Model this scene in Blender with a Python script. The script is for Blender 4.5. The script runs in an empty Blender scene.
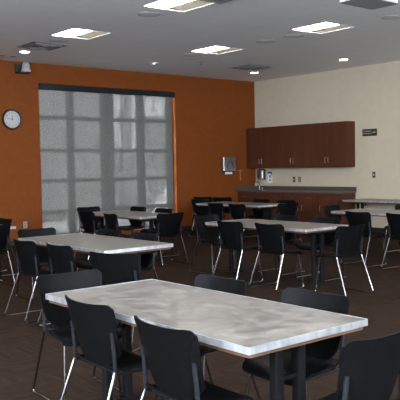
import bpy, bmesh, math, random
from mathutils import Vector, Matrix
random.seed(7)
S = bpy.context.scene
C = S.collection
PI = math.pi
CEIL, OW, BW = 3.69, 13.43, 13.05          # ceiling height, orange wall (y), beige wall (x)
XL, YF = -3.0, -4.0                        # the walls behind the camera

# ------------------------------------------------------------------ materials
def mat(name, col, rough=.5, metal=0., spec=.5, emit=None, estr=0., coat=0.):
    m = bpy.data.materials.new(name); m.use_nodes = True
    b = m.node_tree.nodes['Principled BSDF']
    b.inputs['Base Color'].default_value = (*col, 1)
    b.inputs['Roughness'].default_value = rough
    b.inputs['Metallic'].default_value = metal
    b.inputs['Specular IOR Level'].default_value = spec
    b.inputs['Coat Weight'].default_value = coat
    if emit:
        b.inputs['Emission Color'].default_value = (*emit, 1)
        b.inputs['Emission Strength'].default_value = estr
    return m

def nodes(m): return m.node_tree.nodes, m.node_tree.links, m.node_tree.nodes['Principled BSDF']

def ramp(n, stops):
    r = n.new('ShaderNodeValToRGB')
    while len(r.color_ramp.elements) < len(stops): r.color_ramp.elements.new(.5)
    for e, (p, c) in zip(r.color_ramp.elements, stops):
        e.position = p; e.color = (*c, 1)
    return r

def noisy(m, c1, c2, scale, detail=4., distort=0., bump=0., stretch=None, bscale=None):
    """colour that wanders between c1 and c2, with an optional bump"""
    n, l, b = nodes(m)
    tc = n.new('ShaderNodeTexCoord'); mp = n.new('ShaderNodeMapping')
    if stretch: mp.inputs['Scale'].default_value = stretch
    l.new(tc.outputs['Object'], mp.inputs['Vector'])
    t = n.new('ShaderNodeTexNoise'); t.inputs['Scale'].default_value = scale
    t.inputs['Detail'].default_value = detail; t.inputs['Distortion'].default_value = distort
    l.new(mp.outputs['Vector'], t.inputs['Vector'])
    r = ramp(n, [(.32, c1), (.68, c2)])
    l.new(t.outputs['Fac'], r.inputs['Fac']); l.new(r.outputs['Color'], b.inputs['Base Color'])
    if bump:
        t2 = n.new('ShaderNodeTexNoise'); t2.inputs['Scale'].default_value = bscale or scale * 4
        l.new(mp.outputs['Vector'], t2.inputs['Vector'])
        bp = n.new('ShaderNodeBump'); bp.inputs['Strength'].default_value = bump; bp.inputs['Distance'].default_value = .01
        l.new(t2.outputs['Fac'], bp.inputs['Height']); l.new(bp.outputs['Normal'], b.inputs['Normal'])
    return m

M = {}
M['orange'] = noisy(mat('orange_paint', (.28, .088, .02), .65, spec=.12), (.158, .041, .0078), (.175, .047, .0092), 9, bump=.08, bscale=120)
M['beige'] = noisy(mat('beige_paint', (.6, .5, .385), .6, spec=.3), (.475, .40, .305), (.50, .425, .325), 6, bump=.06, bscale=120)
M['plain'] = mat('white_paint', (.75, .72, .67), .7)
M['base'] = mat('black_vinyl_base', (.012, .011, .011), .5)
M['black'] = noisy(mat('black_plastic', (.012, .012, .014), .4, spec=.045), (.0025, .0025, .0028), (.005, .005, .0055), 60, bump=.12, bscale=400)
M['satin'] = mat('black_sleeve', (.012, .013, .016), .3, spec=.2)
M['blackmetal'] = mat('black_painted_steel', (.007, .007, .0075), .5, spec=.08)
M['chrome'] = mat('chrome', (.22, .21, .21), .2, 1.)
M['steel'] = mat('brushed_steel', (.52, .52, .53), .3, 1.)
M['nickel'] = mat('nickel_handle', (.34, .32, .3), .35, 1.)
M['brown'] = noisy(mat('raw_board', (.15, .07, .03), .6), (.07, .03, .012), (.10, .045, .02), 14, stretch=(1, 6, 1))
M['cab'] = noisy(mat('walnut_laminate', (.09, .032, .018), .5, spec=.15), (.066, .0205, .0105), (.080, .0255, .013), 7, stretch=(1, 1, .12))
M['counter'] = noisy(mat('brown_counter', (.10, .075, .062), .4), (.058, .042, .034), (.085, .063, .052), 90)
M['white'] = mat('white_plastic', (.75, .75, .74), .4)
M['dialgrey'] = mat('clock_dial', (.40, .39, .39), .5, spec=.2)
M['paper'] = mat('white_paper', (.72, .72, .70), .8)
M['blue'] = mat('blue_print', (.03, .06, .20), .6)
M['greyprint'] = mat('grey_print', (.25, .25, .27), .8)
M['ink'] = mat('black_ink', (.01, .01, .01), .6)
M['signtext'] = mat('tan_lettering', (.42, .36, .29), .5)
M['signplate'] = mat('dark_brown_plate', (.02, .013, .011), .35)
M['grey'] = mat('grey_plastic', (.33, .33, .35), .45)
M['darkgrey'] = mat('dark_grey_plastic', (.17, .165, .165), .5)
M['vent'] = mat('grey_grille', (.30, .30, .31), .8, spec=.1)
M['spkrim'] = mat('speaker_rim', (.45, .45, .45), .6); M['spkgrille'] = mat('speaker_grille', (.72, .72, .73), .7); M['underside'] = mat('projector_underside', (.30, .29, .285), .7, spec=.1); M['louvre'] = mat('vent_louvre', (.22, .22, .225), .85, spec=.1)
M['dark'] = mat('dark_hollow', (.012, .012, .013), .9)
M['tan'] = mat('faint_tan', (.33, .135, .055), .5)
M['red'] = mat('red_indicator', (.8, .05, .03), .4, emit=(1, .08, .04), estr=1.2)
M['lens'] = mat('light_lens', (.9, .9, .88), .5, emit=(1, .955, .89), estr=24)
M['lens_side'] = mat('light_lens_side', (.9, .9, .88), .5, emit=(1, .92, .80), estr=13)
M['lamp'] = mat('downlight_lamp', (.9, .9, .88), .5, emit=(1, .94, .87), estr=30)
M['dimlamp'] = mat('dim_downlight', (.6, .6, .6), .4, emit=(1, .95, .9), estr=2.0)
M['refl'] = mat('cream_reflector', (.8, .74, .62), .5)
M['mullion'] = mat('dark_aluminium', (.06, .06, .062), .4)
M['outwall'] = noisy(mat('exterior_render', (.45, .44, .43), .8), (.19, .18, .17), (.23, .22, .21), 2)
M['outground'] = noisy(mat('pale_concrete', (.5, .49, .47), .9), (.46, .45, .43), (.54, .53, .51), 3)
M['outwhite'] = mat('sun_patch_white', (.95, .94, .92), .8)

# aluminium edge, dented
M['edge'] = mat('aluminium_edge', (.72, .73, .76), .3, .75)
noisy(M['edge'], (.45, .46, .49), (.78, .79, .82), 14, detail=3, stretch=(1, 1, .4), bump=.35, bscale=22)

# brushed grey-tan table top with cloudy swirls and darker veins
def make_top():
    m = mat('swirled_table_top', (.42, .38, .34), .34, spec=.5); n, l, b = nodes(m)
    tc = n.new('ShaderNodeTexCoord')
    t = n.new('ShaderNodeTexNoise'); t.inputs['Scale'].default_value = 4.6; t.inputs['Detail'].default_value = 8; t.inputs['Distortion'].default_value = 2.4
    l.new(tc.outputs['Object'], t.inputs['Vector'])
    r = ramp(n, [(.3, (.08, .071, .063)), (.5, (.142, .126, .111)), (.72, (.225, .202, .181))])
    l.new(t.outputs['Fac'], r.inputs['Fac'])
    mp = n.new('ShaderNodeMapping'); mp.inputs['Scale'].default_value = (1.5, .8, 1); mp.inputs['Rotation'].default_value = (0, 0, .5)
    l.new(tc.outputs['Object'], mp.inputs['Vector'])
    w = n.new('ShaderNodeTexNoise'); w.inputs['Scale'].default_value = 2.4; w.inputs['Distortion'].default_value = 2.0; w.inputs['Detail'].default_value = 2
    l.new(mp.outputs['Vector'], w.inputs['Vector'])
    r2 = ramp(n, [(.40, (1, 1, 1)), (.475, (.93, .93, .93)), (.50, (.62, .62, .63)), (.52, (.95, .95, .95)), (.62, (1.12, 1.12, 1.12))])
    l.new(w.outputs['Fac'], r2.inputs['Fac'])
    mx = n.new('ShaderNodeMix'); mx.data_type = 'RGBA'; mx.blend_type = 'MULTIPLY'; mx.inputs['Factor'].default_value = .75
    l.new(r.outputs['Color'], mx.inputs['A']); l.new(r2.outputs['Color'], mx.inputs['B'])
    l.new(mx.outputs['Result'], b.inputs['Base Color'])
    rr = n.new('ShaderNodeMapRange'); rr.inputs['To Min'].default_value = .22; rr.inputs['To Max'].default_value = .45
    l.new(t.outputs['Fac'], rr.inputs['Value']); l.new(rr.outputs['Result'], b.inputs['Roughness'])
    return m
M['top'] = make_top()

# dark brown carpet tiles, streaks turned a quarter from tile to tile
def make_carpet():
    m = mat('brown_carpet_tiles', (.05, .035, .028), .95, spec=.02); n, l, b = nodes(m)
    tc = n.new('ShaderNodeTexCoord')
    cols = []
    for st in ((1.2, 16, 1), (16, 1.2, 1)):
        mp = n.new('ShaderNodeMapping'); mp.inputs['Scale'].default_value = st
        l.new(tc.outputs['Object'], mp.inputs['Vector'])
        t = n.new('ShaderNodeTexNoise'); t.inputs['Scale'].default_value = 2.2; t.inputs['Detail'].default_value = 5
        l.new(mp.outputs['Vector'], t.inputs['Vector'])
        r = ramp(n, [(.34, (.0195, .0122, .0092)), (.66, (.035, .0218, .0163))])
        l.new(t.outputs['Fac'], r.inputs['Fac']); cols.append(r)
    ck = n.new('ShaderNodeTexChecker'); ck.inputs['Scale'].default_value = 1.64
    ck.inputs['Color1'].default_value = (0, 0, 0, 1); ck.inputs['Color2'].default_value = (1, 1, 1, 1)
    mo = n.new('ShaderNodeMapping'); mo.inputs['Location'].default_value = (.1, .13, .31)
    l.new(tc.outputs['Object'], mo.inputs['Vector']); l.new(mo.outputs['Vector'], ck.inputs['Vector'])
    mx = n.new('ShaderNodeMix'); mx.data_type = 'RGBA'
    l.new(ck.outputs['Fac'], mx.inputs['Factor'])
    l.new(cols[0].outputs['Color'], mx.inputs['A']); l.new(cols[1].outputs['Color'], mx.inputs['B'])
    l.new(mx.outputs['Result'], b.inputs['Base Color'])
    t = n.new('ShaderNodeTexNoise'); t.inputs['Scale'].default_value = 160; l.new(tc.outputs['Object'], t.inputs['Vector'])
    bp = n.new('ShaderNodeBump'); bp.inputs['Strength'].default_value = .5; bp.inputs['Distance'].default_value = .01
    l.new(t.outputs['Fac'], bp.inputs['Height']); l.new(bp.outputs['Normal'], b.inputs['Normal'])
    return m
M['carpet'] = make_carpet()

# lay-in ceiling tiles: pale grid bars between speckled tiles, dirt blown out of the vents
VENTS = [(6.0, 11.5), (11.05, 11.47)]
def make_ceiling():
    m = mat('ceiling_tiles', (.6, .6, .61), .85, spec=.2); n, l, b = nodes(m)
    tc = n.new('ShaderNodeTexCoord')
    t = n.new('ShaderNodeTexNoise'); t.inputs['Scale'].default_value = 55; t.inputs['Detail'].default_value = 4
    l.new(tc.outputs['Object'], t.inputs['Vector'])
    r = ramp(n, [(.3, (.80, .80, .82)), (.7, (.88, .88, .9))]); l.new(t.outputs['Fac'], r.inputs['Fac'])
    br = n.new('ShaderNodeTexBrick'); br.offset = 0; br.squash = 1
    br.inputs['Scale'].default_value = 1; br.inputs['Brick Width'].default_value = .7275; br.inputs['Row Height'].default_value = .645
    br.inputs['Mortar Size'].default_value = .011; br.inputs['Mortar Smooth'].default_value = .1
    mp = n.new('ShaderNodeMapping'); mp.inputs['Location'].default_value = (-6.0 + .364, -7.585 + .3225, 0)
    l.new(tc.outputs['Object'], mp.inputs['Vector']); l.new(mp.outputs['Vector'], br.inputs['Vector'])
    mx = n.new('ShaderNodeMix'); mx.data_type = 'RGBA'; l.new(br.outputs['Fac'], mx.inputs['Factor'])
    l.new(r.outputs['Color'], mx.inputs['A']); mx.inputs['B'].default_value = (.9, .9, .91, 1)
    last = mx.outputs['Result']
    for vx, vy in VENTS:
        mpv = n.new('ShaderNodeMapping'); mpv.inputs['Location'].default_value = (-vx, -vy, 0)
        l.new(tc.outputs['Object'], mpv.inputs['Vector'])
        nz = n.new('ShaderNodeTexNoise'); nz.inputs['Scale'].default_value = 3; l.new(mpv.outputs['Vector'], nz.inputs['Vector'])
        vl = n.new('ShaderNodeVectorMath'); vl.operation = 'LENGTH'; l.new(mpv.outputs['Vector'], vl.inputs[0])
        mr = n.new('ShaderNodeMapRange'); mr.inputs['From Min'].default_value = .3; mr.inputs['From Max'].default_value = 1.0
        mr.inputs['To Min'].default_value = 1.15; mr.inputs['To Max'].default_value = 0
        l.new(vl.outputs['Value'], mr.inputs['Value'])
        mm = n.new('ShaderNodeMath'); mm.operation = 'MULTIPLY'; l.new(mr.outputs['Result'], mm.inputs[0]); l.new(nz.outputs['Fac'], mm.inputs[1])
        m2 = n.new('ShaderNodeMix'); m2.data_type = 'RGBA'; l.new(mm.outputs['Value'], m2.inputs['Factor'])
        l.new(last, m2.inputs['A']); m2.inputs['B'].default_value = (.2, .19, .185, 1); last = m2.outputs['Result']
    l.new(last, b.inputs['Base Color'])
    return m
M['ceil'] = make_ceiling()

# woven roller blind: see-through weave, part translucent
def make_blind():
    m = bpy.data.materials.new('woven_blind'); m.use_nodes = True
    n, l = m.node_tree.nodes, m.node_tree.links
    n.clear()
    out = n.new('ShaderNodeOutputMaterial')
    tc = n.new('ShaderNodeTexCoord'); mp = n.new('ShaderNodeMapping'); mp.inputs['Scale'].default_value = (18, 18, 40)
    l.new(tc.outputs['Object'], mp.inputs['Vector'])
    t = n.new('ShaderNodeTexNoise'); t.inputs['Scale'].default_value = 1.6; t.inputs['Detail'].default_value = 4; l.new(mp.outputs['Vector'], t.inputs['Vector'])
    mr = n.new('ShaderNodeMapRange'); mr.inputs['From Min'].default_value = .3; mr.inputs['From Max'].default_value = .7
    mr.inputs['To Min'].default_value = .015; mr.inputs['To Max'].default_value = .036
    l.new(t.outputs['Fac'], mr.inputs['Value'])
    tr = n.new('ShaderNodeBsdfTransparent'); tl = n.new('ShaderNodeBsdfTranslucent'); df = n.new('ShaderNodeBsdfDiffuse')
    tl.inputs['Color'].default_value = (.006, .006, .0058, 1); 
    mp2 = n.new('ShaderNodeMapping'); mp2.inputs['Scale'].default_value = (16, 16, 30); l.new(tc.outputs['Object'], mp2.inputs['Vector'])
    t2 = n.new('ShaderNodeTexNoise'); t2.inputs['Scale'].default_value = 1.5; t2.inputs['Detail'].default_value = 3; l.new(mp2.outputs['Vector'], t2.inputs['Vector'])
    r2 = ramp(n, [(.3, (.20, .190, .180)), (.7, (.32, .305, .29))]); l.new(t2.outputs['Fac'], r2.inputs['Fac']); l.new(r2.outputs['Color'], df.inputs['Color'])
    
    a = n.new('ShaderNodeMixShader'); a.inputs['Fac'].default_value = .5
    l.new(df.outputs['BSDF'], a.inputs[1]); l.new(tl.outputs['BSDF'], a.inputs[2])
    b = n.new('ShaderNodeMixShader'); l.new(mr.outputs['Result'], b.inputs['Fac'])
    l.new(a.outputs['Shader'], b.inputs[1]); l.new(tr.outputs['BSDF'], b.inputs[2])
    l.new(b.outputs['Shader'], out.inputs['Surface'])
    return m
M['blind'] = make_blind()

def make_glass():
    m = bpy.data.materials.new('window_glass'); m.use_nodes = True
    n, l = m.node_tree.nodes, m.node_tree.links; n.clear()
    out = n.new('ShaderNodeOutputMaterial')
    tr = n.new('ShaderNodeBsdfTransparent'); tr.inputs['Color'].default_value = (.9, .93, .95, 1)
    gl = n.new('ShaderNodeBsdfGlossy'); gl.inputs['Roughness'].default_value = .02
    mx = n.new('ShaderNodeMixShader'); mx.inputs['Fac'].default_value = .07
    l.new(tr.outputs['BSDF'], mx.inputs[1]); l.new(gl.outputs['BSDF'], mx.inputs[2]); l.new(mx.outputs['Shader'], out.inputs['Surface'])
    return m
M['glass'] = make_glass()

# ------------------------------------------------------------------ mesh helpers
def box(bm, x0, x1, y0, y1, z0, z1):
    v = [bm.verts.new((x, y, z)) for x in (x0, x1) for y in (y0, y1) for z in (z0, z1)]
    for f in ((0, 1, 3, 2), (4, 6, 7, 5), (0, 4, 5, 1), (2, 3, 7, 6), (0, 2, 6, 4), (1, 5, 7, 3)):
        bm.faces.new([v[i] for i in f])
    return v

def prism(bm, pts, z0, z1):
    """upright prism over an outline of (x, y) points"""
    a = [bm.verts.new((x, y, z0)) for x, y in pts]; b = [bm.verts.new((x, y, z1)) for x, y in pts]
    n = len(pts)
    bm.faces.new(a[::-1]); bm.faces.new(b)
    for i in range(n): bm.faces.new((a[i], a[(i + 1) % n], b[(i + 1) % n], b[i]))

def rrect(x0, x1, y0, y1, r, k=5):
    pts = []
    for cx, cy, a0 in ((x1 - r, y1 - r, 0), (x0 + r, y1 - r, PI / 2), (x0 + r, y0 + r, PI), (x1 - r, y0 + r, 1.5 * PI)):
        for i in range(k + 1):
            a = a0 + PI / 2 * i / k; pts.append((cx + r * math.cos(a), cy + r * math.sin(a)))
    return pts

def ring_frame(bm, x0, x1, y0, y1, w, z0, z1):
    box(bm, x0, x0 + w, y0, y1, z0, z1); box(bm, x1 - w, x1, y0, y1, z0, z1)
    box(bm, x0 + w, x1 - w, y0, y0 + w, z0, z1); box(bm, x0 + w, x1 - w, y1 - w, y1, z0, z1)

def lathe(bm, prof, axis='z', seg=32, origin=(0, 0, 0)):
    """closed turned profile of (radius, height)"""
    o = Vector(origin); rings = []
    for r, h in prof:
        ring = []
        for i in range(seg):
            a = 2 * PI * i / seg; p = Vector((r * math.cos(a), r * math.sin(a), h))
            if axis == 'y': p = Vector((p.x, h, p.y))
            if axis == 'x': p = Vector((h, p.x, p.y))
            ring.append(bm.verts.new(o + p))
        rings.append(ring)
    for a, b in zip(rings, rings[1:]):
        for i in range(seg): bm.faces.new((a[i], a[(i + 1) % seg], b[(i + 1) % seg], b[i]))
    bm.faces.new(rings[0][::-1]); bm.faces.new(rings[-1])

def smooth_path(pts, r=.03, k=5):
    """round the corners of a polyline"""
    P = [Vector(p) for p in pts]; out = [P[0]]
    for a, b, c in zip(P, P[1:], P[2:]):
        d1, d2 = (a - b), (c - b); q = min(r, d1.length * .45, d2.length * .45)
        s, e = b + d1.normalized() * q, b + d2.normalized() * q
        for i in range(k + 1):
            t = i / k; out.append(s * (1 - t) ** 2 + b * 2 * t * (1 - t) + e * t * t)
    out.append(P[-1]); return out

def tube(bm, pts, r, seg=8):
    P = [Vector(p) for p in pts]; rings = []
    t0 = (P[1] - P[0]).normalized(); up = Vector((0, 0, 1)) if abs(t0.z) < .9 else Vector((0, 1, 0))
    nrm = t0.cross(up).normalized()
    for i, p in enumerate(P):
        t = (P[min(i + 1, len(P) - 1)] - P[max(i - 1, 0)]).normalized()
        nrm = (nrm - t * nrm.dot(t)).normalized(); bn = t.cross(nrm)
        rings.append([bm.verts.new(p + (nrm * math.cos(2 * PI * j / seg) + bn * math.sin(2 * PI * j / seg)) * r) for j in range(seg)])
    for a, b in zip(rings, rings[1:]):
        for j in range(seg): bm.faces.new((a[j], a[(j + 1) % seg], b[(j + 1) % seg], b[j]))
    bm.faces.new(rings[0][::-1]); bm.faces.new(rings[-1])

def shell(bm, fn, nu, nv, off):
    """curved sheet fn(u, v) with thickness vector off(u, v)"""
    A = [[bm.verts.new(fn(i / nu, j / nv)) for j in range(nv + 1)] for i in range(nu + 1)]
    B = [[bm.verts.new(Vector(fn(i / nu, j / nv)) + off(i / nu, j / nv)) for j in range(nv + 1)] for i in range(nu + 1)]
    for i in range(nu):
        for j in range(nv):
            bm.faces.new((A[i][j], A[i + 1][j], A[i + 1][j + 1], A[i][j + 1]))
            bm.faces.new((B[i][j], B[i][j + 1], B[i + 1][j + 1], B[i + 1][j]))
    for i in range(nu):
        bm.faces.new((A[i][0], B[i][0], B[i + 1][0], A[i + 1][0])); bm.faces.new((A[i][nv], A[i + 1][nv], B[i + 1][nv], B[i][nv]))
    for j in range(nv):
        bm.faces.new((A[0][j], A[0][j + 1], B[0][j + 1], B[0][j])); bm.faces.new((A[nu][j], B[nu][j], B[nu][j + 1], A[nu][j + 1]))

def obj(name, bm, m, parent=None, loc=None, smooth=False, bevel=0.):
    bmesh.ops.recalc_face_normals(bm, faces=bm.faces[:])
    if bevel:
        bmesh.ops.bevel(bm, geom=[e for e in bm.edges if len(e.link_faces) == 2 and e.calc_face_angle(0) > .5],
                        offset=bevel, segments=2, affect='EDGES', clamp_overlap=True)
    me = bpy.data.meshes.new(name); bm.to_mesh(me); bm.free()
    me.materials.append(M[m] if isinstance(m, str) else m)
    if smooth:
        for p in me.polygons: p.use_smooth = True
        me.set_sharp_from_angle(angle=math.radians(40))
    o = bpy.data.objects.new(name, me); C.objects.link(o)
    if parent: o.parent = parent
    if loc: o.location = loc
    return o

def tag(o, label, cat, group=None):
    o['label'] = label; o['category'] = cat
    if group: o['group'] = group
    return o

def thing(name, label, cat, loc=(0, 0, 0), rotz=0, group=None):
    o = bpy.data.objects.new(name, None); C.objects.link(o); o.empty_display_size = .1
    o.location = loc; o.rotation_euler = (0, 0, rotz)
    return tag(o, label, cat, group)

def struct(name, bm, m, parent=None, **k):
    o = obj(name, bm, m, parent, **k)
    if parent is None: o['kind'] = 'structure'
    return o

def dup(root, loc, rotz, label, group=None):
    r = root.copy(); C.objects.link(r); r.location = loc; r.rotation_euler = (0, 0, rotz); r['label'] = label
    if group: r['group'] = group
    for ch in root.children:
        c = ch.copy(); C.objects.link(c); c.parent = r
        for g in ch.children:
            d = g.copy(); C.objects.link(d); d.parent = c
    return r

def text_mesh(s, size, align='CENTER'):
    cu = bpy.data.curves.new('lettering', 'FONT'); cu.body = s; cu.size = size; cu.align_x = align; cu.align_y = 'CENTER'; cu.extrude = .0008
    t = bpy.data.objects.new('lettering', cu); C.objects.link(t)
    me = bpy.data.meshes.new_from_object(t.evaluated_get(bpy.context.evaluated_depsgraph_get()))
    bpy.data.objects.remove(t); bpy.data.curves.remove(cu)
    return me

def text_bm(bm, s, size, mw, align='CENTER'):
    me = text_mesh(s, size, align); me.transform(mw); bm.from_mesh(me); bpy.data.meshes.remove(me)

# ------------------------------------------------------------------ the room
b = bmesh.new(); box(b, XL - .2, BW + .2, YF - .2, OW + .3, -.12, 0); struct('floor', b, 'carpet')
b = bmesh.new(); box(b, XL - .2, BW + .2, YF - .2, OW + .3, CEIL + .12, CEIL + .24); 
box(b, XL - .2, BW + .2, YF - .2, OW + .3, CEIL + .11, CEIL + .13); struct('ceiling_deck', b, 'plain')
# the lay-in ceiling is a sheet of tiles with an opening for each light
LIGHTS = [(x, y) for x in (.18, 3.09, 6.0, 8.91) for y in (10.16, 7.585, 5.01, 2.43, -.15, -2.73)]
HX, HY = .35, .36
def ceiling_sheet():
    bm = bmesh.new()
    xs = sorted({XL - .1, BW + .1} | {x + s * HX for x, _ in LIGHTS for s in (-1, 1)})
    ys = sorted({YF - .1, OW + .02} | {y + s * HY for _, y in LIGHTS for s in (-1, 1)})
    holes = lambda cx, cy: any(abs(cx - x) < HX and abs(cy - y) < HY for x, y in LIGHTS)
    for x0, x1 in zip(xs, xs[1:]):
        for y0, y1 in zip(ys, ys[1:]):
            if not holes((x0 + x1) / 2, (y0 + y1) / 2): box(bm, x0, x1, y0, y1, CEIL, CEIL + .012)
    bmesh.ops.remove_doubles(bm, verts=bm.verts[:], dist=1e-5)
    return bm
struct('ceiling', ceiling_sheet(), 'ceil')

WX0, WX1, WZ0, WZ1 = 6.90, 10.43, .10, 3.29            # window opening in the orange wall
b = bmesh.new()
box(b, XL - .2, WX0, OW, OW + .3, 0, CEIL + .1); box(b, WX1, BW, OW, OW + .3, 0, CEIL + .1)
box(b, WX0, WX1, OW, OW + .3, 0, WZ0); box(b, WX0, WX1, OW, OW + .3, WZ1, CEIL + .1)
struct('wall_back', b, 'orange')
b = bmesh.new(); box(b, BW, BW + .2, YF - .2, OW + .3, 0, CEIL + .1); struct('wall_right', b, 'beige')
# unseen wall behind the camera, with a window added to brighten the ceiling
LY0, LY1, LZ0, LZ1 = -3.2, 5.8, 1.3, 3.55
b = bmesh.new()
box(b, XL - .2, XL, YF - .2, LY0, 0, CEIL + .1); box(b, XL - .2, XL, LY1, OW, 0, CEIL + .1)
box(b, XL - .2, XL, LY0, LY1, 0, LZ0); box(b, XL - .2, XL, LY0, LY1, LZ1, CEIL + .1)
struct('wall_left', b, 'plain')
FX0, FX1 = -2.0, 8.0  # opening for another added window, there only to let in more light
b = bmesh.new(); box(b, XL, FX0, YF - .2, YF, 0, CEIL + .1); box(b, FX1, BW, YF - .2, YF, 0, CEIL + .1)
box(b, FX0, FX1, YF - .2, YF, 0, LZ0); box(b, FX0, FX1, YF - .2, YF, LZ1, CEIL + .1); struct('wall_front', b, 'plain')
b = bmesh.new(); box(b, XL, WX0 - .02, OW - .012, OW, 0, .10); box(b, WX1 + .02, 12.45, OW - .012, OW, 0, .10); struct('baseboard_back', b, 'base')
b = bmesh.new(); box(b, BW - .012, BW, YF, 10.15, 0, .10); struct('baseboard_right', b, 'base')

# window behind the blind: frame, bars, glass
wf = bmesh.new(); fy0, fy1 = OW + .13, OW + .25
box(wf, WX0, WX0 + .06, fy0, fy1, WZ0, WZ1); box(wf, WX1 - .11, WX1, fy0, fy1, WZ0, WZ1)
box(wf, WX0 + .06, WX1 - .11, fy0, fy1, WZ0, WZ0 + .06); box(wf, WX0 + .06, WX1 - .11, fy0, fy1, WZ1 - .06, WZ1)
for x, w in ((7.71, .13), (8.63, .29), (9.54, .16)): box(wf, x - w / 2, x + w / 2, fy0, fy1, WZ0 + .06, WZ1 - .06)
for z in (2.60, 1.91, 1.27, .61):
    for x0, x1 in ((WX0 + .06, 7.645), (7.775, 8.485), (8.775, 9.46), (9.62, WX1 - .11)): box(wf, x0, x1, fy0, fy1, z - .04, z + .04)
w1 = struct('window_1', wf, 'mullion')
b = bmesh.new(); box(b, WX0 + .05, WX1 - .06, OW + .185, OW + .191, WZ0 + .05, WZ1 - .05); obj('glass', b, 'glass', w1)
wf = bmesh.new(); ring = [(LY0, LY0 + .06), (LY1 - .06, LY1), (-.2, -.12), (2.8, 2.88)]
for y0, y1 in ring: box(wf, XL - .14, XL - .04, y0, y1, LZ0, LZ1)
box(wf, XL - .14, XL - .04, LY0, LY1, LZ0, LZ0 + .06); box(wf, XL - .14, XL - .04, LY0, LY1, LZ1 - .06, LZ1)
w2 = struct('added_window_2', wf, 'mullion')
wf = bmesh.new()
for x0, x1 in ((FX0, FX0 + .06), (1.3, 1.38), (4.6, 4.68), (FX1 - .06, FX1)): box(wf, x0, x1, YF - .14, YF - .04, LZ0, LZ1)
box(wf, FX0, FX1, YF - .14, YF - .04, LZ0, LZ0 + .06); box(wf, FX0, FX1, YF - .14, YF - .04, LZ1 - .06, LZ1)
w3 = struct('added_window_3', wf, 'mullion')
b = bmesh.new(); box(b, FX0, FX1, YF - .095, YF - .09, LZ0, LZ1); obj('glass', b, 'glass', w3)
b = bmesh.new(); box(b, XL - .095, XL - .09, LY0, LY1, LZ0, LZ1); obj('glass', b, 'glass', w2)

# roller blind in the opening
bl = thing('roller_blind', 'tall grey woven roller blind lowered over the window in the orange wall', 'window blind', (8.65, OW + .03, .12))
def blind_cloth():
    bm = bmesh.new(); nx = 60; x0, x1 = WX0 + .012 - 8.65, WX1 - .075 - 8.65
    rows = []
    for z in (0, 3.08):
        rows.append([bm.verts.new((x0 + (x1 - x0) * i / nx, .004 * math.sin(i * .55), z)) for i in range(nx + 1)])
    for i in range(nx): bm.faces.new((rows[0][i], rows[0][i + 1], rows[1][i + 1], rows[1][i]))
    return bm
obj('blind_fabric', blind_cloth(), 'blind', bl, smooth=True)
b = bmesh.new(); box(b, WX0 + .005 - 8.65, WX1 - .005 - 8.65, -.045, .055, 3.04, 3.165); obj('head_box', b, 'satin', bl, bevel=.006)
b = bmesh.new(); tube(b, [(WX0 + .012 - 8.65, 0, 0), (WX1 - .075 - 8.65, 0, 0)], .012); obj('bottom_bar', b, 'grey', bl, smooth=True)

# outdoors, seen through the weave
b = bmesh.new(); box(b, -8, 40, OW + .3, 34, -.3, -.1); struct('ground_outside', b, 'outground')
b = bmesh.new(); box(b, 2, 12.98, 20, 20.06, -.1, 7.5); box(b, 13.22, 13.66, 19.95, 20.01, -.1, 7.5)
box(b, 12.98, 13.3, 20, 20.06, -.1, 2.2); box(b, 13.6, 13.95, 20, 20.06, -.1, 2.2); box(b, 13.95, 20, 20, 20.06, -.1, 3.3)
struct('wall_outside', b, 'outwall')
b = bmesh.new(); box(b, 12, 40, 33, 33.5, -.1, 22); struct('sky_dimming_wall_outside', b, 'outground')  # added wall, dims the sky showing through the gaps
b = bmesh.new()
a_ = [b.verts.new(p) for p in ((12.15, 16.8, -.1), (12.66, 16.8, -.1), (12.66, 16.8, .88), (12.13, 16.8, .29))]
c_ = [b.verts.new((v.co.x + .1, 17.0, v.co.z)) for v in a_]
b.faces.new(a_); b.faces.new(c_[::-1])
for i in range(4): b.faces.new((a_[i], c_[i], c_[(i + 1) % 4], a_[(i + 1) % 4]))
struct('sun_patch_wedge_outside', b, 'outwhite')  # added white wedge, its shape and colour stand in for a sunlit patch

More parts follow.
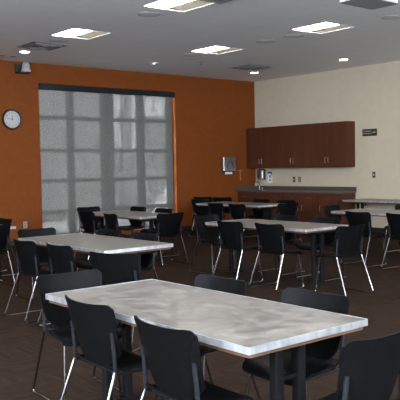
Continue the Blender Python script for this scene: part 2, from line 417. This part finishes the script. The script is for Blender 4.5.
# ------------------------------------------------------------------ tables
TL, TW, TH = 1.835, .822, .74
INS = .165
def make_table(label, loc, rot):
    t = thing('dining_table', label, 'table', loc, rot, 'long grey topped tables')
    hx, hy = TW / 2, TL / 2
    b = bmesh.new(); prism(b, rrect(-hx + .004, hx - .004, -hy + .004, hy - .004, .006), TH - .026, TH); obj('tabletop', b, 'top', t, smooth=True, bevel=.002)
    # metal band wrapped round the edge
    b = bmesh.new(); o_ = rrect(-hx, hx, -hy, hy, .008); i_ = rrect(-hx + .005, hx - .005, -hy + .005, hy - .005, .005); n = len(o_)
    zs = (TH - .031, TH + .0015)
    V = [[b.verts.new((x, y, z)) for x, y in o] for o in (o_, i_) for z in zs]
    for k in range(n):
        k2 = (k + 1) % n
        b.faces.new((V[0][k], V[0][k2], V[1][k2], V[1][k])); b.faces.new((V[2][k], V[3][k], V[3][k2], V[2][k2]))
        b.faces.new((V[1][k], V[1][k2], V[3][k2], V[3][k])); b.faces.new((V[0][k], V[2][k], V[2][k2], V[0][k2]))
    obj('edge_band', b, 'edge', t, smooth=True)
    b = bmesh.new(); prism(b, rrect(-hx + .014, hx - .014, -hy + .014, hy - .014, .02), TH - .050, TH - .026); obj('underboard', b, 'brown', t)
    for s in (-1, 1):
        y = s * (hy - INS)
        for q in (-1, 1):
            b = bmesh.new(); prism(b, rrect(q * .077 - .027, q * .077 + .027, y - .025, y + .025, .008, 3), .03, TH - .085); obj('leg', b, 'blackmetal', t, smooth=True)
        b = bmesh.new(); box(b, -.29, .29, y - .025, y + .025, TH - .09, TH - .056); obj('top_bracket', b, 'blackmetal', t, bevel=.004)
        b = bmesh.new(); prism(b, rrect(-.15, .15, y - .022, y + .022, .02), .0, .03); obj('foot_bar', b, 'blackmetal', t, smooth=True, bevel=.004)
        b = bmesh.new(); tube(b, [(.0, y - s * .02, .50), (.0, y - s * .17, TH - .06)], .011); box(b, -.06, .06, y - .01, y + .01, .49, .51); obj('brace', b, 'blackmetal', t, smooth=True)
    return t
T1 = make_table('largest long grey topped table, close in front with silver edge', (2.479, 3.102, 0), 0)
def table(label, x, y, rz): return dup(T1, (x, y, 0), rz, label)
table('long table behind the front one, between it and the tall blind', 3.98, 6.64, 0)
table('far table standing right before the tall grey blind', 6.85, 10.16, 0)
table('middle table on the cabinet side with chrome legged chairs around it', 6.807, 6.68, .02)
table('far table along the corner with the sink counter', 10.054, 10.821, .035)
table('table before the beige wall, half hidden by two black chairs', 9.62, 6.80, 0)
table('table pushed against the beige wall at the end of the counter', 12.62, 8.99, 0)
table('table cut by the photo edge below the round clock', 3.90, 10.08, 0)

# ------------------------------------------------------------------ chairs
def back_fn(u, v):
    q = 2 * u - 1; a = abs(q)
    hw = .207 + .036 * v
    x = hw * q
    z = .452 + .350 * v
    if a > .80: z -= .030 * (1 - math.sqrt(max(0, 1 - ((a - .80) / .2) ** 2))) * v ** 5
    z += .012 * a * a * v ** 3
    if a > .2: z += .085 * ((a - .2) / .8) ** 2.4 * (1 - v) ** 3
    y = -.178 - .082 * v ** 1.25 + .056 * a ** 3 * (.55 + .45 * v) + .012 * (1 - v) ** 4
    return Vector((x, y, z))
def seat_fn(u, v):
    q = 2 * u - 1; a = abs(q)
    hw = .19 + .036 * min(1, v * 1.6)
    x = hw * q
    y = -.19 + .36 * v
    if a > .7: y -= .035 * ((a - .7) / .3) ** 2 * v ** 6
    z = .448 + .010 * a ** 3 - .012 * math.sin(PI * v) * (1 - a * a)
    if v > .75: z -= .034 * ((v - .75) / .25) ** 2
    if v < .2: z += .022 * (1 - v / .2) ** 2
    return Vector((x, y, z))
def make_chair(label):
    t = thing('stacking_chair', label, 'chair', (0, 0, 0), 0, 'black stacking chairs with chrome sled legs')
    b = bmesh.new(); shell(b, seat_fn, 16, 16, lambda u, v: Vector((0, 0, -.013))); obj('seat', b, 'black', t, smooth=True)
    b = bmesh.new(); shell(b, back_fn, 20, 14, lambda u, v: Vector((.004 * (2 * u - 1), -.011, .001))); obj('backrest', b, 'black', t, smooth=True)
    for s in (-1, 1):
        b = bmesh.new(); tube(b, [(s * .207, -.181, .45), (s * .206, -.186, .55), (s * .203, -.196, .66)], .0115)
        obj('back_upright', b, 'satin', t, smooth=True)
        b = bmesh.new(); tube(b, smooth_path([(s * .207, -.182, .46), (s * .208, -.190, .43), (s * .232, -.345, .0085), (s * .232, .145, .0085), (s * .198, .09, .425)], .035), .0076)
        obj('leg', b, 'chrome', t, smooth=True)
    for s in (-1, 1):
        b = bmesh.new(); tube(b, smooth_path([(s * .207, -.182, .462), (s * .205, -.16, .432), (s * .198, .10, .424)], .02), .008); obj('seat_rail', b, 'blackmetal', t, smooth=True)
    for y, z in ((-.15, .432), (.09, .424)):
        b = bmesh.new(); tube(b, [(-.195, y, z), (.195, y, z)], .0085); obj('cross_bar', b, 'blackmetal', t, smooth=True)
    return t
CH = []
def chair(x, y, face, label, where=None):
    """x, y: middle of the top of the backrest; face: direction the sitter looks, in degrees from +x"""
    a = math.radians(face); loc = (x + .255 * math.cos(a), y + .255 * math.sin(a), 0); rz = a - PI / 2
    if not CH:
        c = make_chair(label); c.location = loc; c.rotation_euler = (0, 0, rz)
    else: c = dup(CH[0], loc, rz, label)
    CH.append(c); return c
NEAR, FAR, WIN, CAM = 0, 180, -90, 90       # which way the sitter looks from each side
F = 'front table'
chair(1.93, 3.34, NEAR, 'black chair seen from behind at the front table, beside its window end chair')
chair(1.885, 2.60, NEAR - 2, 'largest black chair seen from behind, at the middle of the front table side')
chair(2.40, 4.335, WIN - 3, 'black chair at the window end of the front table, its backrest facing us')
chair(3.00, 3.38, FAR, 'black chair across the front table, nearer its window end')
chair(3.025, 2.615, FAR, 'black chair across the front table, nearer its camera end')
chair(2.47, 1.77, CAM + 2, 'black chair cut by the bottom corner of the photo, at the front table')
chair(3.20, 6.72, NEAR, 'black chair seen from behind at the second table, by its clock side end')
chair(3.23, 6.05, NEAR, 'black chair seen from behind at the middle of the second table')
chair(3.22, 5.07, 24, 'black chair turned askew at the near corner of the second table')
chair(3.95, 7.87, WIN - 3, 'black chair at the window end of the second table, backrest facing us')
chair(4.475, 6.98, FAR, 'black chair across the second table, its low backrest showing over the middle')
chair(4.475, 6.30, FAR, 'black chair across the second table, near its far silver corner')
chair(6.86, 11.55, WIN, 'black chair at the far end of the table before the blind')
chair(6.08, 10.35, NEAR, 'black chair seen from behind at the blind side table, closest to its end chair')
chair(6.03, 9.55, NEAR - 8, 'black chair seen from behind at the blind side table, above the second table')
chair(6.72, 8.79, CAM - 6, 'black chair standing clear at the near end of the blind side table')
chair(7.48, 10.72, FAR, 'black chair against the blind across the table, in front of the grey middle bar')
chair(7.42, 9.87, FAR, 'black chair against the blind across the table, beside the bright triangle')
chair(6.13, 6.85, NEAR, 'black chair seen from behind at the middle table, beside its end chair')
chair(6.16, 6.165, NEAR, 'black chair seen from behind at the middle of the middle table')
chair(6.68, 7.95, WIN + 3, 'black chair at the window end of the middle table, grey backrest facing us')
chair(6.60, 5.19, CAM - 4, 'black chair at the camera end of the middle table, pulled out')
chair(7.44, 7.02, FAR, 'black chair across the middle table, its low backrest showing under the sink')
chair(7.44, 6.28, FAR, 'black chair across the middle table, in front of the base cabinet doors')
chair(9.05, 10.50, NEAR - 3, 'black chair seen from behind at the sink side table, beside its end chair')
chair(9.04, 9.87, NEAR - 3, 'black chair seen from behind at the middle of the sink side table')
chair(9.98, 12.06, WIN - 3, 'black chair at the window end of the sink side table with one chrome leg showing')
chair(9.72, 9.12, CAM - 8, 'black chair at the camera end of the sink side table')
chair(10.68, 10.79, FAR, 'black chair across the sink side table, nearer the faucet')
chair(10.68, 10.06, FAR, 'black chair across the sink side table, farther from the faucet')
chair(10.74, 12.86, 26, 'black chair parked by the orange wall under the towel dispenser, nearer the blind')
chair(10.88, 12.34, 22, 'black chair parked by the orange wall under the towel dispenser, nearer the sink')
chair(9.66, 8.12, WIN + 5, 'black chair in front of the drawers, at the end of the beige wall table')
chair(8.52, 6.66, NEAR - 4, 'black chair seen from behind at the beige wall table, standing nearer the counter')
chair(8.52, 5.92, NEAR - 2, 'black chair seen from behind at the beige wall table, cut by the photo edge')
chair(10.47, 7.06, FAR, 'black chair across the beige wall table, only its backrest top showing')
chair(3.82, 8.78, CAM - 3, 'black chair below the clock cut by the photo edge, at the table end')
chair(4.50, 9.86, FAR, 'black chair below the clock, its backrest top showing over the cut off table')

# ------------------------------------------------------------------ cabinets along the beige wall
CX = BW - .33
def handle(bm, x, y, z0, z1):
    tube(bm, smooth_path([(x, y, z0), (x - .028, y, z0), (x - .028, y, z1), (x, y, z1)], .012, 3), .0045, 6)
def hhandle(bm, x, y0, y1, z):
    tube(bm, smooth_path([(x, y0, z), (x - .026, y0, z), (x - .026, y1, z), (x, y1, z)], .012, 3), .0045, 6)
def door(parent, x, y0, y1, z0, z1, hy, hz0, hz1):
    b = bmesh.new(); box(b, x - .02, x, y0 + .002, y1 - .002, z0, z1); d = obj('door', b, 'cab', parent, bevel=.002)
    b = bmesh.new(); handle(b, x - .02, hy, hz0, hz1); obj('handle', b, 'nickel', d, smooth=True)
E_ = [10.20, 11.28, 12.36, 13.43]
lab = ['walnut wall cabinet at the free end of the upper row', 'walnut wall cabinet in the middle of the upper row', 'walnut wall cabinet over the sink against the orange wall']
for k in range(3):
    y0, y1 = E_[k], E_[k + 1] - (.004 if k == 2 else 0); ym = (y0 + y1) / 2
    t = thing('wall_cabinet', lab[k], 'cabinet', (0, 0, 0), 0, 'walnut wall cabinets')
    b = bmesh.new(); box(b, CX + .02, BW - .001, y0 + .001, y1 - .001, 1.45, 2.475); obj('body', b, 'cab', t)
    door(t, CX + .02, y0, ym, 1.452, 2.473, ym - .045, 1.56, 1.68); door(t, CX + .02, ym, y1, 1.452, 2.473, ym + .045, 1.56, 1.68)
DX = 12.40
units = [(10.20, 10.745, 'walnut base cabinet at the free end of the counter, one drawer over a door'),
         (10.745, 11.83, 'walnut base cabinet with paired doors, second from the free end of the counter'),
         (11.83, 12.90, 'walnut base cabinet with paired doors below the sink'),
         (12.90, 13.425, 'narrow walnut base cabinet against the orange wall')]
for y0, y1, la in units:
    t = thing('base_cabinet', la, 'cabinet', (0, 0, 0), 0, 'walnut base cabinets')
    b = bmesh.new(); box(b, DX + .02, BW - .001, y0 + .001, y1 - .001, .10, .858); box(b, DX + .07, BW - .001, y0 + .001, y1 - .001, 0, .10); obj('body', b, 'cab', t)
    ys = [y0, y1] if y1 - y0 < .7 else [y0, (y0 + y1) / 2, y1]
    for i, (a, c) in enumerate(zip(ys, ys[1:])):
        b = bmesh.new(); box(b, DX, DX + .02, a + .003, c - .003, .665, .84); d = obj('drawer', b, 'cab', t, bevel=.002)
        b = bmesh.new(); hhandle(b, DX, (a + c) / 2 - .05, (a + c) / 2 + .05, .745); obj('handle', b, 'nickel', d, smooth=True)
        hy = c - .06 if (i == 0 and len(ys) == 3) or len(ys) == 2 else a + .06
        door(t, DX + .02, a, c, .115, .655, hy, .46, .58)
ct = thing('countertop', 'dark brown worktop with backsplash over the base cabinets', 'worktop', (0, 0, 0))
b = bmesh.new(); box(b, 12.35, BW - .001, 10.17, 13.428, .86, .90); obj('slab', b, 'counter', ct, bevel=.005)
b = bmesh.new(); box(b, BW - .022, BW - .001, 10.17, 13.405, .90, .995); box(b, 12.36, BW - .001, 13.407, 13.428, .90, .995); obj('backsplash', b, 'counter', ct)
# faucet
ft = thing('faucet', 'small chrome faucet with a side lever on the brown worktop', 'faucet', (12.86, 13.10, .9005))
b = bmesh.new(); lathe(b, [(.026, 0), (.026, .012), (.016, .02), (.016, .05)], seg=16); tube(b, smooth_path([(0, 0, .04), (0, 0, .20), (-.16, 0, .20), (-.16, 0, .10)], .07, 8), .012, 10); obj('spout', b, 'chrome', ft, smooth=True)
b = bmesh.new(); lathe(b, [(.022, 0), (.022, .05), (.012, .06), (.012, .075)], seg=16, origin=(0, -.11, 0)); tube(b, [(0, -.11, .07), (-.06, -.12, .085)], .008); obj('lever', b, 'chrome', ft, smooth=True)

# ------------------------------------------------------------------ wall fittings
ck = thing('wall_clock', 'round white wall clock with black rim on the orange wall', 'clock', (6.29, OW, 2.53))
b = bmesh.new()
prof = [(.165, -.002), (.205, -.002), (.205, -.035), (.195, -.045), (.178, -.042), (.172, -.020), (.165, -.020)]
lathe(b, [(.172, -.0005), (.205, -.0005), (.208, -.03), (.200, -.046), (.180, -.044), (.168, -.024)], 'y', 48); obj('rim', b, 'base', ck, smooth=True)
b = bmesh.new(); lathe(b, [(.178, -.022), (.178, -.026)], 'y', 48); obj('dial', b, 'dialgrey', ck)
RX = Matrix.Rotation(PI / 2, 4, 'X')
for h in range(1, 13):
    a = PI / 2 - h * PI / 6
    b = bmesh.new(); text_bm(b, str(h), .046, Matrix.Translation((.138 * math.cos(a), -.028, .138 * math.sin(a))) @ RX); obj('numeral', b, 'ink', ck)
def hand(deg, ln, w):
    b = bmesh.new(); a = math.radians(90 - deg); d = Vector((math.cos(a), 0, math.sin(a))); n = Vector((-d.z, 0, d.x))
    p = [-d * .02 - n * w, -d * .02 + n * w, d * ln + n * w * .6, d * ln - n * w * .6]
    A = [b.verts.new(q + Vector((0, -.031, 0))) for q in p]; B = [b.verts.new(q + Vector((0, -.033, 0))) for q in p]
    b.faces.new(A); b.faces.new(B[::-1])
    for i in range(4): b.faces.new((A[i], B[i], B[(i + 1) % 4], A[(i + 1) % 4]))
    return b
obj('hour_hand', hand(-7, .075, .006), 'ink', ck); obj('minute_hand', hand(279, .115, .004), 'ink', ck)

sc_ = thing('security_camera', 'small grey dome camera on a black bracket high on the orange wall', 'camera', (6.53, OW, 3.55))
b = bmesh.new(); box(b, -.14, .04, -.03, 0, -.10, .08); box(b, -.14, .11, -.19, -.03, -.105, -.075); obj('bracket', b, 'base', sc_, bevel=.006)
b = bmesh.new(); lathe(b, [(.088, -.075), (.095, -.06), (.095, -.03), (.085, -.01), (.08, .07), (.055, .11), (.02, .122)], seg=28, origin=(.045, -.12, 0)); obj('housing', b, 'grey', sc_, smooth=True)
b = bmesh.new(); box(b, .075, .09, -.222, -.20, -.062, -.045); obj('indicator', b, 'red', sc_)

td = thing('towel_dispenser', 'steel paper towel dispenser on the orange wall', 'towel dispenser', (12.03, OW, 1.40))
b = bmesh.new(); box(b, -.21, .20, -.14, -.001, 0, .35); obj('case', b, 'steel', td, bevel=.012, smooth=True)
b = bmesh.new(); tube(b, smooth_path([(-.10, -.145, .03), (-.10, -.145, .12), (-.055, -.147, .2), (-.05, -.15, .24), (.05, -.15, .24), (.055, -.147, .2), (.10, -.145, .12), (.10, -.145, .03)], .04), .007); obj('handle_rim', b, 'chrome', td, smooth=True)
b = bmesh.new(); box(b, -.14, .15, -.11, -.04, -.028, 0); obj('slot', b, 'dark', td)
b = bmesh.new()
pts = [(-.12, -.10), (.12, -.092), (.115, -.105), (.03, -.12), (-.06, -.108)]
prism(b, [(-.125, -.095), (.12, -.085), (.12, -.08), (-.125, -.09)], -.085, -.02); obj('paper_towel', b, 'paper', td)
hk = thing('wall_relief', 'faint tan T shaped hook on the orange wall beside the upper cabinets', 'relief', (12.50, OW, 1.15))  # flat tan T with a small peg, set on the wall
b = bmesh.new(); box(b, -.075, .075, -.012, 0, .235, .262); box(b, -.018, .018, -.012, 0, 0, .235); obj('plate', b, 'tan', hk, bevel=.004)
b = bmesh.new(); tube(b, smooth_path([(0, -.01, .02), (0, -.035, .01), (0, -.04, .04)], .01), .005); obj('peg', b, 'tan', hk, smooth=True)

sd = thing('soap_dispenser', 'grey soap dispenser with black side on the beige wall over the sink', 'soap dispenser', (BW, 13.185, 1.13))
b = bmesh.new(); box(b, -.10, -.012, -.10, .115, .03, .275); obj('cover', b, 'steel', sd, bevel=.02, smooth=True)
b = bmesh.new(); box(b, -.012, 0, -.125, .125, .02, .29); obj('back_plate', b, 'base', sd)
b = bmesh.new(); box(b, -.105, -.10, .035, .075, .09, .14); obj('window_slot', b, 'dark', sd)
b = bmesh.new(); box(b, -.11, -.02, -.07, .10, 0, .03); obj('push_bar', b, 'grey', sd, bevel=.006)
ps = thing('notice_sheet', 'white notice sheet with blue heading taped over the counter', 'notice', (BW, 12.905, 1.07))
b = bmesh.new(); box(b, -.004, -.001, -.085, .085, 0, .30); obj('sheet', b, 'paper', ps)
b = bmesh.new(); prism(b, [(-.006, -.08), (-.006, .08), (-.004, .08), (-.004, -.08)], .235, .29); box(b, -.006, -.004, -.08, -.05, .19, .235); obj('blue_heading', b, 'blue', ps)
b = bmesh.new(); box(b, -.006, -.004, -.05, .03, .13, .20); box(b, -.006, -.004, -.045, .03, .05, .10); obj('print_block', b, 'greyprint', ps)
def plate(name, y, z, label, cat, group, m, toggles):
    t = thing(name, label, cat, (BW, y, z), 0, group)
    b = bmesh.new(); box(b, -.006, -.0005, -.04, .04, -.065, .065); obj('cover_plate', b, m, t, bevel=.002)
    b = bmesh.new()
    for dz in toggles: box(b, -.011, -.006, -.017, .017, dz - .022, dz + .022)
    obj('insert', b, 'grey' if m == 'signplate' else 'signplate', t)
plate('wall_outlet', 12.075, 1.160, 'dark outlet plate over the counter, nearer the sink', 'outlet', 'dark outlet plates over the counter', 'signplate', (-.0,))
plate('wall_outlet', 11.895, 1.160, 'dark outlet plate over the counter with a grey insert, farther from the sink', 'outlet', 'dark outlet plates over the counter', 'signplate', (-.027, .027))
plate('light_switch', 9.69, 1.268, 'dark switch plate on bare beige wall under the sign', 'switch', None, 'signplate', (0,))
so = thing('wall_outlet', 'steel outlet plate low on the orange wall under the clock', 'outlet', (6.515, OW, .40), 0, None)
b = bmesh.new(); box(b, -.045, .045, -.008, -.0005, -.07, .07); obj('cover_plate', b, 'steel', so, bevel=.003)
b = bmesh.new(); box(b, -.025, .025, -.012, -.008, .012, .045); box(b, -.025, .025, -.012, -.008, -.045, -.012); obj('socket', b, 'signtext', so)
sg = thing('occupancy_sign', 'small dark brown sign with tan lettering on the beige wall', 'sign', (BW, 9.795, 2.205))
b = bmesh.new(); box(b, -.012, -.0005, -.195, .195, -.078, .078); obj('plate', b, 'signplate', sg, bevel=.003)
b = bmesh.new(); RW = Matrix.Rotation(-PI / 2, 4, 'Z') @ Matrix.Rotation(PI / 2, 4, 'X')
text_bm(b, 'MAXIMUM', .046, Matrix.Translation((-.0135, .055, .026)) @ RW); text_bm(b, 'OCCUPANCY', .046, Matrix.Translation((-.0135, .045, -.026)) @ RW)
text_bm(b, '48', .075, Matrix.Translation((-.0135, -.125, .0)) @ RW)
obj('lettering', b, 'signtext', sg)

# ------------------------------------------------------------------ ceiling fittings
def make_light(x, y, label):
    t = thing('ceiling_light', label, 'ceiling light', (x, y, CEIL), 0, 'square recessed ceiling lights')
    b = bmesh.new(); ring_frame(b, -HX, HX, -HY, HY, .012, -.003, .014); obj('frame', b, 'white', t)
    b = bmesh.new(); prism(b, [(-.338, -.347), (.02, -.347), (.02, .347), (-.338, .347)], .003, .05); lo = obj('lens', b, 'lens', t); lo.data.materials.append(M['lens_side'])
    for p in lo.data.polygons: p.material_index = 0 if p.normal.z < -.5 else 1
    b = bmesh.new()
    v = [b.verts.new(p) for p in ((.02, -.347, .075), (.02, .347, .075), (.337, .347, .006), (.337, -.347, .006))]
    w = [b.verts.new(u.co + Vector((0, 0, .006))) for u in v]
    b.faces.new(v); b.faces.new(w[::-1])
    for i in range(4): b.faces.new((v[i], w[i], w[(i + 1) % 4], v[(i + 1) % 4]))
    obj('reflector', b, 'refl', t)
    return t
LL = {(6.0, 10.16): 'square recessed light over the clock side of the blind', (8.91, 10.16): 'square recessed light nearest the orange and beige corner',
      (8.91, 7.585): 'square recessed light nearest the hanging projector', (6.0, 7.585): 'square recessed light cut by the top edge of the photo'}
L0 = None
for x, y in LIGHTS:
    la = LL.get((x, y), 'square recessed ceiling light behind the camera')
    if L0 is None: L0 = make_light(x, y, la)
    else: dup(L0, (x, y, CEIL), 0, la)
def downlight(x, y, label, m, first=[None]):
    t = thing('downlight', label, 'ceiling light', (x, y, CEIL), 0, 'small round downlights')
    b = bmesh.new(); lathe(b, [(.105, -.0005), (.105, -.008), (.09, -.014), (.082, -.010)], seg=32); obj('trim_ring', b, 'white', t, smooth=True)
    b = bmesh.new(); lathe(b, [(.082, -.010), (.08, -.016)], seg=32) if m == 'lamp' else lathe(b, [(.03, -.012), (.026, -.02)], seg=20); obj('lamp', b, m, t)
downlight(6.01, 12.2, 'glowing round downlight above the dome camera', 'lamp')
downlight(8.88, 12.12, 'round downlight with a dim lamp above the blind', 'dimlamp')
downlight(11.73, 12.07, 'glowing round downlight near the room corner, beside the vent', 'lamp')
downlight(11.87, 9.56, 'glowing round downlight over the end of the wall cabinets', 'lamp')
def speaker(x, y, label):
    t = thing('ceiling_speaker', label, 'ceiling speaker', (x, y, CEIL), 0, 'round grey ceiling speakers')
    b = bmesh.new(); lathe(b, [(.165, -.0005), (.165, -.004), (.155, -.006), (.148, -.004)], seg=40); obj('rim', b, 'spkrim', t, smooth=True)
    b = bmesh.new(); lathe(b, [(.150, -.002), (.14, -.004), (.05, -.005)], seg=40); obj('grille', b, 'spkgrille', t, smooth=True)
speaker(6.03, 8.32, 'round ceiling speaker beside the light cut by the top edge')
speaker(8.9, 10.86, 'round ceiling speaker beside the light nearest the corner')
speaker(9.02, 8.31, 'round ceiling speaker beside the light nearest the projector')
speaker(5.98, 10.86, 'round ceiling speaker between the clock side light and a vent')
speaker(9.0, 8.97, 'plain round ceiling speaker midway between two lights')
speaker(9.13, 6.42, 'round ceiling speaker just behind the hanging projector')
def vent(x, y, label):
    t = thing('ceiling_vent', label, 'vent', (x, y, CEIL), 0, 'square louvred ceiling vents')
    b = bmesh.new(); box(b, -.33, .33, -.33, .33, -.004, -.001); obj('backing', b, 'dark', t)
    for q in (.33, .25, .17, .09):
        b = bmesh.new(); ring_frame(b, -q, q, -q, q, .032, -.022 if q < .3 else -.010, -.008 if q < .3 else -.004); obj('louvre', b, 'louvre', t)
vent(6.0, 11.5, 'square louvred vent beside the downlight near the dome camera')
vent(11.05, 11.47, 'square louvred vent with grey dust around it near the room corner')
rg = thing('return_grille', 'grey grille panel next to the light cut by the top edge', 'vent', (6.02, 6.88, CEIL))
b = bmesh.new(); ring_frame(b, -.36, .36, -.32, .32, .035, -.018, -.0005); obj('frame', b, 'darkgrey', rg)
b = bmesh.new(); box(b, -.325, .325, -.285, .285, -.012, -.002); obj('panel', b, 'vent', rg)
def sprinkler(x, y, label):
    t = thing('sprinkler_head', label, 'sprinkler', (x, y, CEIL), 0, 'small ceiling sprinklers')
    b = bmesh.new(); lathe(b, [(.04, -.0005), (.038, -.008), (.012, -.014), (.010, -.05)], seg=20); obj('body', b, 'darkgrey', t, smooth=True)
    b = bmesh.new(); lathe(b, [(.028, -.055), (.028, -.058), (.01, -.06)], seg=20); tube(b, [(-.01, 0, -.045), (-.018, 0, -.056)], .003, 6); tube(b, [(.01, 0, -.045), (.018, 0, -.056)], .003, 6); obj('deflector', b, 'darkgrey', t)
sprinkler(9.60, 11.47, 'small dark sprinkler head below the speaker nearest the corner')
def cover(x, y, label):
    t = tag(obj('smoke_detector', _cap(), 'darkgrey', None, (x, y, CEIL), smooth=True), label, 'detector', 'small dark ceiling detectors')
def _cap():
    b = bmesh.new(); lathe(b, [(.062, -.0005), (.06, -.006), (.03, -.010)], seg=24); return b
cover(5.88, 12.89, 'small dark round ceiling detector, at the photo edge'); cover(6.11, 12.885, 'small dark round ceiling detector, directly above the dome camera')
# projector hung from the ceiling
pj = thing('projector', 'dark grey projector hanging from the ceiling at the top of the photo', 'projector', (6.25, 4.69, 3.2))
b = bmesh.new(); prism(b, rrect(-.285, .285, -.175, .175, .03), .012, .15); obj('body', b, 'white', pj, smooth=True, bevel=.006)
b = bmesh.new(); prism(b, rrect(-.285, .285, -.175, .175, .03), -.003, .012); obj('underside', b, 'underside', pj, smooth=True)
b = bmesh.new(); tube(b, [(0, 0, .15), (0, 0, CEIL - 3.2)], .022, 12); lathe(b, [(.06, CEIL - 3.2 - .014), (.06, CEIL - 3.2 - .0005)], seg=20); obj('mount_pole', b, 'white', pj, smooth=True)
b = bmesh.new(); lathe(b, [(.05, -.29), (.05, -.285)], 'x', 20, (0, .06, .08)); obj('projector_lens', b, 'dark', pj)

# ------------------------------------------------------------------ daylight and camera
w = bpy.data.worlds.new('daylight'); S.world = w; w.use_nodes = True
bg = w.node_tree.nodes['Background']; bg.inputs['Color'].default_value = (.88, .94, 1.0, 1); bg.inputs['Strength'].default_value = 34.0
def portal(loc, rot, sx, sy):
    l = bpy.data.lights.new('window_portal', 'AREA'); l.shape = 'RECTANGLE'; l.size = sx; l.size_y = sy; l.cycles.is_portal = True
    o = bpy.data.objects.new('window_portal', l); C.objects.link(o); o.location = loc; o.rotation_euler = rot; return o
portal((8.665, OW + .28, 1.7), (-PI / 2, 0, 0), 3.5, 3.2)
portal((XL - .16, 1.3, 2.425), (0, -PI / 2, 0), 2.25, 9.0)
portal(((FX0 + FX1) / 2, YF - .16, 2.425), (PI / 2, 0, 0), FX1 - FX0, 2.25)

sun = bpy.data.lights.new('sun', 'SUN'); sun.energy = 40; sun.angle = .01; sun.color = (1, .97, .92)
so_ = bpy.data.objects.new('sun', sun); C.objects.link(so_); so_.rotation_euler = Vector((-.5, .45, -.75)).to_track_quat('-Z', 'Y').to_euler(); so_.location = (20, -5, 25)

cam = bpy.data.cameras.new('camera'); co = bpy.data.objects.new('camera', cam); C.objects.link(co)
r = Vector((0.7688355776, -0.6391832434, -0.0183476402)); u = Vector((0.0437296504, 0.0239306673, 0.9987567476)); f = Vector((0.6379495060, 0.7686820568, -0.0463500082))
co.matrix_world = Matrix(((r.x, u.x, -f.x, 0), (r.y, u.y, -f.y, 0), (r.z, u.z, -f.z, 1.5134), (0, 0, 0, 1)))
cam.sensor_width = 36; cam.lens = 714.52 * 36 / 400; cam.clip_start = .05; cam.clip_end = 200
S.camera = co
S.view_settings.view_transform = 'Standard'; S.view_settings.look = 'None'; S.view_settings.gamma = 1; S.view_settings.use_curve_mapping = False
S.view_settings.exposure = 0.0
S.cycles.max_bounces = 8; S.cycles.use_denoising = True; S.cycles.caustics_reflective = False; S.cycles.caustics_refractive = False
